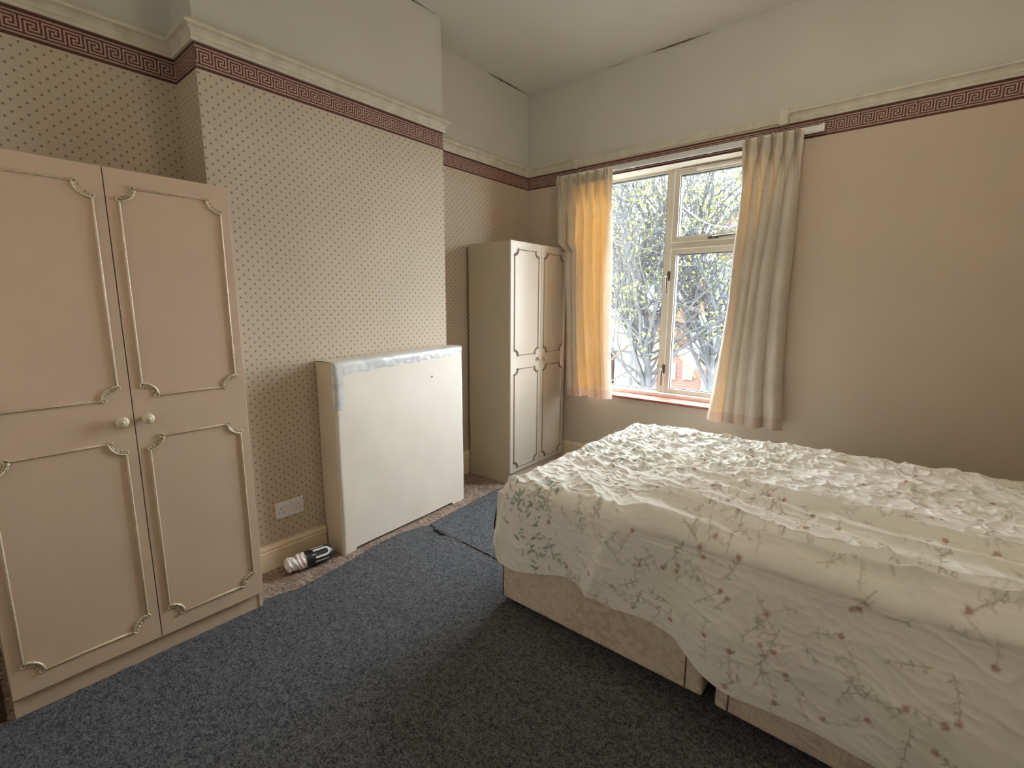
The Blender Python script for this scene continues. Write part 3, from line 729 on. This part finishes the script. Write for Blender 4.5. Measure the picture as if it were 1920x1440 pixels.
# the print: sprigs of leaves, stems and small flowers, drawn in sheet coordinates
col = np.empty((NS, NTT, 3)); col[:] = (.83, .785, .725)
ptint = fbm(S*3.1+4, T*3.3+2)
col[:] = col*(1-.05*sst(ptint, .5, .65)[..., None]*np.array([.6, .2, .8]))
rr = random.Random(5)
ds = (S1-S0)/NS
S_col = s[:, 0]
def stamp(px, py, rad_l, rad_w, ang_, c, alpha=1., hollow=False):
    i0 = np.searchsorted(S_col, px-.03); i1 = np.searchsorted(S_col, px+.03)
    if i1 <= i0: return
    ic = min(NS-1, (i0+i1)//2); row = t_[ic]; j0 = np.searchsorted(row, py-.03); j1 = np.searchsorted(row, py+.03)
    if j1 <= j0: return
    a = s[i0:i1, j0:j1]-px; b_ = t_[i0:i1, j0:j1]-py
    u = a*math.cos(ang_)+b_*math.sin(ang_); v = -a*math.sin(ang_)+b_*math.cos(ang_)
    k = np.sqrt((u/rad_l)**2+(np.abs(v)/(rad_w*np.clip(1.15-np.abs(u/rad_l)*.6, .3, 1)))**2)
    m_ = np.clip((1.25-k)/.45, 0, 1)
    if hollow: m_ = m_*(1-.65*np.clip((.75-k)/.4, 0, 1))
    m_ = (m_*alpha)[..., None]
    col[i0:i1, j0:j1] = col[i0:i1, j0:j1]*(1-m_)+np.array(c)*m_
GREENS = [(.26, .27, .19), (.34, .33, .25), (.20, .27, .21), (.38, .34, .26)]; BRN = (.40, .31, .22); REDS = [(.36, .11, .07), (.42, .20, .14), (.48, .30, .25)]
def sprig(x, y, a, L, big=1., green=None, strong=1.):
    n = int(L/.006); cv = rr.uniform(-5, 5)
    for i in range(n):
        a += cv*.006+rr.uniform(-.05, .05); x += .006*math.cos(a); y += .006*math.sin(a)
        stamp(x, y, .005, .0024, a, BRN, .48*strong)
        if i % 4 == 2:
            for sd in (-1, 1):
                if rr.random() < .72:
                    la = a+sd*rr.uniform(.5, 1.2); ll = rr.uniform(.008, .014)*big
                    stamp(x+ll*1.1*math.cos(la), y+ll*1.1*math.sin(la), ll, ll*.36, la, green or rr.choice(GREENS), rr.uniform(.4, .85)*strong, rr.random() < .45)
    return x, y
for k in range(1050):
    x = rr.uniform(S0, S1); y = rr.uniform(Y0-.5, Y1+.3)
    if fbm(np.array(x*3.3), np.array(y*3.3)) < .36: continue
    ex_, ey_ = sprig(x, y, rr.uniform(0, 2*PI), rr.uniform(.04, .12), rr.uniform(.6, 1.0), None, rr.uniform(.45, .95))
    if rr.random() < .30:
        for q in range(5): stamp(ex_+.005*math.cos(q*1.256), ey_+.005*math.sin(q*1.256), .005, .004, q*1.256, rr.choice(REDS), .6)
# green leafy clusters near the foot corner and far foot side
for (gx, gy, n, rad) in ((1.50, -1.98, 48, .10), (1.58, -1.86, 26, .09), (1.60, -2.16, 44, .11), (1.72, -1.35, 34, .15), (1.62, -.95, 30, .16), (1.95, -.80, 26, .14), (1.48, -1.3, 14, .1)):
    for q in range(n):
        x = gx+rr.gauss(0, rad*.6); y = gy+rr.gauss(0, rad*.5); a = rr.uniform(0, 2*PI); ll = rr.uniform(.010, .020)
        stamp(x, y, ll, ll*.3, a, rr.choice([(.13, .22, .18), (.20, .29, .24), (.28, .38, .33)]), rr.uniform(.45, .9))
sh = B(); sh.v = P.reshape(-1, 3).tolist()
me = bpy.data.meshes.new('bedspread')
idx = np.arange(NS*NTT).reshape(NS, NTT); F4 = np.stack([idx[:-1, :-1], idx[1:, :-1], idx[1:, 1:], idx[:-1, 1:]], -1).reshape(-1, 4)
me.vertices.add(NS*NTT); me.vertices.foreach_set('co', P.reshape(-1).astype(np.float32))
me.loops.add(F4.size); me.loops.foreach_set('vertex_index', F4.reshape(-1).astype(np.int32))
me.polygons.add(len(F4)); me.polygons.foreach_set('loop_start', np.arange(0, F4.size, 4, dtype=np.int32)); me.polygons.foreach_set('loop_total', np.full(len(F4), 4, np.int32))
me.update(calc_edges=True); me.validate()
me.polygons.foreach_set('use_smooth', np.ones(len(F4), bool))
ca = me.color_attributes.new('print', 'FLOAT_COLOR', 'POINT'); ca.data.foreach_set('color', np.concatenate([col, np.ones((NS, NTT, 1))], -1).reshape(-1).astype(np.float32))
me.materials.append(MAT['sheet'])
so = bpy.data.objects.new('bedspread', me); C.objects.link(so)
tag(so, 'crumpled white bedspread printed with leafy sprigs, draped over the divan bed', 'bedspread')

# ------------------------------------------------------------ outside
GZ = -3.2
struct(B().box(-40, 30, .5, 60, GZ-.2, GZ).go('ground', 'tarmac'))
def part(b, name, mat, par, bevel=0): return b.go(name, mat, par, bevel)
def windows(par, rects, y):
    for (x0, x1, z0, z1) in rects:
        b = B(); ringbox(b, x0, x1, z0, z1, .07, y-.06, y+.02); f = b.go('house_window', 'render', par)
        b = B(); b.box(x0+.07, x1-.07, y-.03, y-.01, z0+.07, z1-.07); b.go('house_pane', 'wglass', f)
def gable(par, x0, x1, y, zb, ze, zp, mat, depth=5, roofm='slate', over=.15):
    xm = (x0+x1)/2
    b = B(); b.prism([(x0, zb), (x1, zb), (x1, ze), (xm, zp), (x0, ze)], 1, y, y+depth); b.go('brick_wall' if 'brick' in mat else 'wall', mat, par)
    b = B()
    for a, c in ((x0-over, xm), (x1+over, xm)):
        za = ze-over*(zp-ze)/(xm-x0)
        pts = [(a, za), (c, zp), (c, zp+.10), (a, za+.10)]; b.prism(pts, 1, y-over, y+depth)
    b.go('roof', roofm, par)
def eave(par, x0, x1, y, zb, ze, zp, depth, mat, roofm):
    b = B(); b.box(x0, x1, y, y+depth*2, zb, ze); b.go('brick_wall' if 'brick' in mat else 'wall', mat, par)
    b = B(); b.add([(x0, y-.2, ze), (x1, y-.2, ze), (x1, y+depth, zp), (x0, y+depth, zp), (x0, y+2*depth, ze), (x1, y+2*depth, ze)], [(0, 1, 2, 3), (3, 2, 5, 4), (0, 3, 4), (1, 5, 2)]); b.go('roof', roofm, par)
def Tx(n, l, c): return thing(n, l, c)

hA = Tx('tall_brick_house', 'tall red brick house at far right beyond the tree, seen in the top pane', 'house')
gable(hA, -5.9, -1.5, 24.5, GZ, 5.6, 7.6, 'brick', 6); windows(hA, [(-5.0, -4.1, 3.5, 5.0), (-3.2, -2.3, 3.5, 5.0)], 24.5)
hB = Tx('brick_gabled_house', 'orange brick gabled house under a wide slate roof behind the right casement', 'house')
eave(hB, -7.0, -1.0, 18.5, GZ, 1.0, 3.55, 2.6, 'brick_o', 'slate'); gable(hB, -5.35, -3.25, 17.6, GZ, .95, 2.65, 'brick_o', 2, 'slate', .05)
windows(hB, [(-4.7, -3.9, .1, .95)], 17.6)
hC = Tx('ribbed_roof_hall', 'low hall with a pale ribbed roof and lettering on its fascia, behind the casement', 'building')
eave(hC, -3.75, -1.0, 14.6, GZ, -.30, .62, 1.6, 'render', 'wroof')
b = B(); b.box(-3.75, -1.0, 14.34, 14.42, -.62, -.28); fa = b.go('fascia', 'render', hC)
def text(name, body, par, x, y, z, size):
    cu = bpy.data.curves.new(name, 'FONT'); cu.body = body; cu.size = size; cu.extrude = .01; cu.align_x = 'LEFT'
    o = bpy.data.objects.new(name, cu); C.objects.link(o); dg = bpy.context.evaluated_depsgraph_get(); me_ = bpy.data.meshes.new_from_object(o.evaluated_get(dg)); bpy.data.objects.remove(o)
    me_.materials.clear(); me_.materials.append(MAT['letter']); o2 = bpy.data.objects.new(name, me_); C.objects.link(o2); o2.parent = par; o2.location = (x, y, z); o2.rotation_euler = (PI/2, 0, 0); return o2
text('lettering', 'FOLAL', fa, -3.32, 14.325, -.56, .26)
hD = Tx('brick_terrace', 'low red brick terrace with pale blue windows at the foot of the casement', 'house')
gable(hD, -4.15, -2.75, 12.9, GZ, -1.05, -.22, 'brick', 1.4, 'otile', .05); b = B(); b.box(-2.75, -1.0, 12.9, 14.2, GZ, -.75); b.go('brick_wall', 'brick', hD)
windows(hD, [(-3.15, -2.80, -1.15, -.55), (-3.75, -3.4, -1.2, -.6), (-2.5, -2.2, -1.6, -1.0), (-1.9, -1.5, -1.5, -.9)], 12.9)
hE = Tx('rendered_shop', 'low white rendered building with a framed sign, lower left of the fixed pane', 'building')
gable(hE, -6.35, -4.55, 14.0, GZ, -.75, .10, 'render', 3, 'otile', .1)
b = B(); b.box(-6.02, -5.36, 13.92, 13.99, -1.42, -1.06); sg = b.go('sign_board', 'render', hE)
b = B(); ringbox(b, -6.04, -5.34, -1.44, -1.04, .02, 13.90, 13.93); b.go('sign_frame', 'slate', sg)
text('lettering', 'NERCI', sg, -5.95, 13.915, -1.31, .20)
hF = Tx('brick_outbuilding', 'small orange brick building at the lower left edge of the fixed pane', 'building')
b = B(); b.box(-7.6, -6.5, 13.6, 16, GZ, -.55); b.go('brick_wall', 'brick_o', hF); b = B(); b.box(-7.7, -6.4, 13.5, 16.1, -.55, -.42); b.go('roof', 'slate', hF)
hG = Tx('white_house', 'far white rendered house with slate roof and red chimney, behind the tree', 'house')
eave(hG, -14, -7.4, 20, GZ, 2.6, 4.35, 2.4, 'render', 'slate'); windows(hG, [(-9.6, -8.6, .9, 2.1), (-9.6, -8.6, -1.8, -.5), (-11.6, -10.6, .9, 2.1)], 20)
b = B(); b.box(-8.95, -8.25, 21.6, 22.3, 3.2, 5.45); b.go('brick_chimney', 'brick', hG)

# trees
def tree(name, label, base, height, seed, lean=(0, 0), trunk=.075, limbs=6, leafp=.5, bark='bark', spread=.8, clusters=3, top=7.6):
    r = random.Random(seed); t = thing(name, label, 'tree', base, 0, 'bare spring trees outside the window')
    tb = B(); lb = B(); tips = []
    def branch(p, d, L, rad, lvl):
        zmax = top+r.gauss(0, .35)
        if p.z > zmax: return
        n = max(3, int(L/.16)); path = [p.copy()]; rads = [rad]; q = p.copy(); dd = d.copy()
        for i in range(n):
            dd = (dd+Vector((r.gauss(0, .13), r.gauss(0, .13), r.gauss(0, .10)+(.035 if lvl < 3 else .0)))).normalized()
            q = q+dd*(L/n)
            if q.z > zmax: break
            path.append(q.copy()); rads.append(max(.0045, rad*(1-.75*(i+1)/n)))
            if lvl < 4 and i >= (1 if lvl else n*.35) and r.random() < ((.50, .44, .38, .28)[lvl]):
                sd = Vector((r.gauss(0, 1), r.gauss(0, 1), r.gauss(.15, .6))).normalized()
                nd = (dd*.75+sd*spread).normalized()
                branch(q.copy(), nd, L*r.uniform(.35, .62), rads[-1]*r.uniform(.5, .7), lvl+1)
            if lvl >= 2 and r.random() < leafp*.3: tips.append(q.copy())
        if len(path) > 1: tb.tube(path, rads, 6 if lvl < 2 else 4, cap=False)
        if r.random() < leafp: tips.append(q.copy())
    d0 = Vector((lean[0], lean[1], 1)).normalized(); stem = height*.42
    p = Vector((0, 0, 0)); path = [p.copy()]; rr_ = [trunk*1.3]
    for i in range(8):
        p = p+(d0+Vector((r.gauss(0, .04), r.gauss(0, .04), 0)))*stem/8; path.append(p.copy()); rr_.append(trunk*(1.2-.3*i/8))
    tb.tube(path, rr_, 9, cap=False)
    for k in range(limbs):
        a = 2*PI*k/limbs+r.uniform(-.3, .3); tilt = r.uniform(.06, .50)
        branch(p-Vector((0, 0, stem*.22*r.random())), Vector((math.cos(a)*tilt, math.sin(a)*tilt*.7, 1)).normalized(), height*r.uniform(.50, .78), trunk*r.uniform(.4, .75), 1)
    for q in tips:
        for c in range(clusters):
            o = q+Vector((r.gauss(0, .05), r.gauss(0, .05), r.gauss(0, .05))); a = Vector((r.gauss(0, 1), r.gauss(0, 1), r.gauss(0, 1))).normalized(); b2 = a.cross(Vector((r.gauss(0, 1), r.gauss(0, 1), r.gauss(0, 1)))).normalized(); sz = r.uniform(.018, .040)
            lb.add([o-a*sz, o-b2*sz*.5, o+a*sz, o+b2*sz*.5+Vector((0, 0, .006))], [(0, 1, 2, 3)])
    tb.go('trunk_and_branches', bark, t)
    if lb.f: f = lb.go('foliage', 'leaf', t); f['kind'] = 'stuff'
    return t
tree('spring_tree', 'nearest spring tree with a grey trunk dividing behind the fixed left pane', (-1.05, 5.0, GZ), 8.2, 11, (.02, 0), .085, 8, .55)
tree('spring_tree', 'second spring tree with steep limbs rising behind the right casement', (-.15, 6.2, GZ), 8.6, 23, (-.03, 0), .07, 8, .6, 'bark2')
tree('spring_tree', 'third spring tree with pale branches at the left of the fixed pane, farther back', (-3.3, 9.2, GZ), 9.4, 37, (.02, 0), .06, 6, .5, 'bark2', top=9.0)

# overhead cable with its hook
b = B(); b.tube([(-.35+1.6*i/20, 4.2, 3.02-.50*math.sin(PI*.5*min(1, i/11))+.02*max(0, i-11)) for i in range(21)], .012, 6)
tag(b.go('overhead_cable', 'wire'), 'dark sagging overhead cable seen through the top right pane', 'cable')
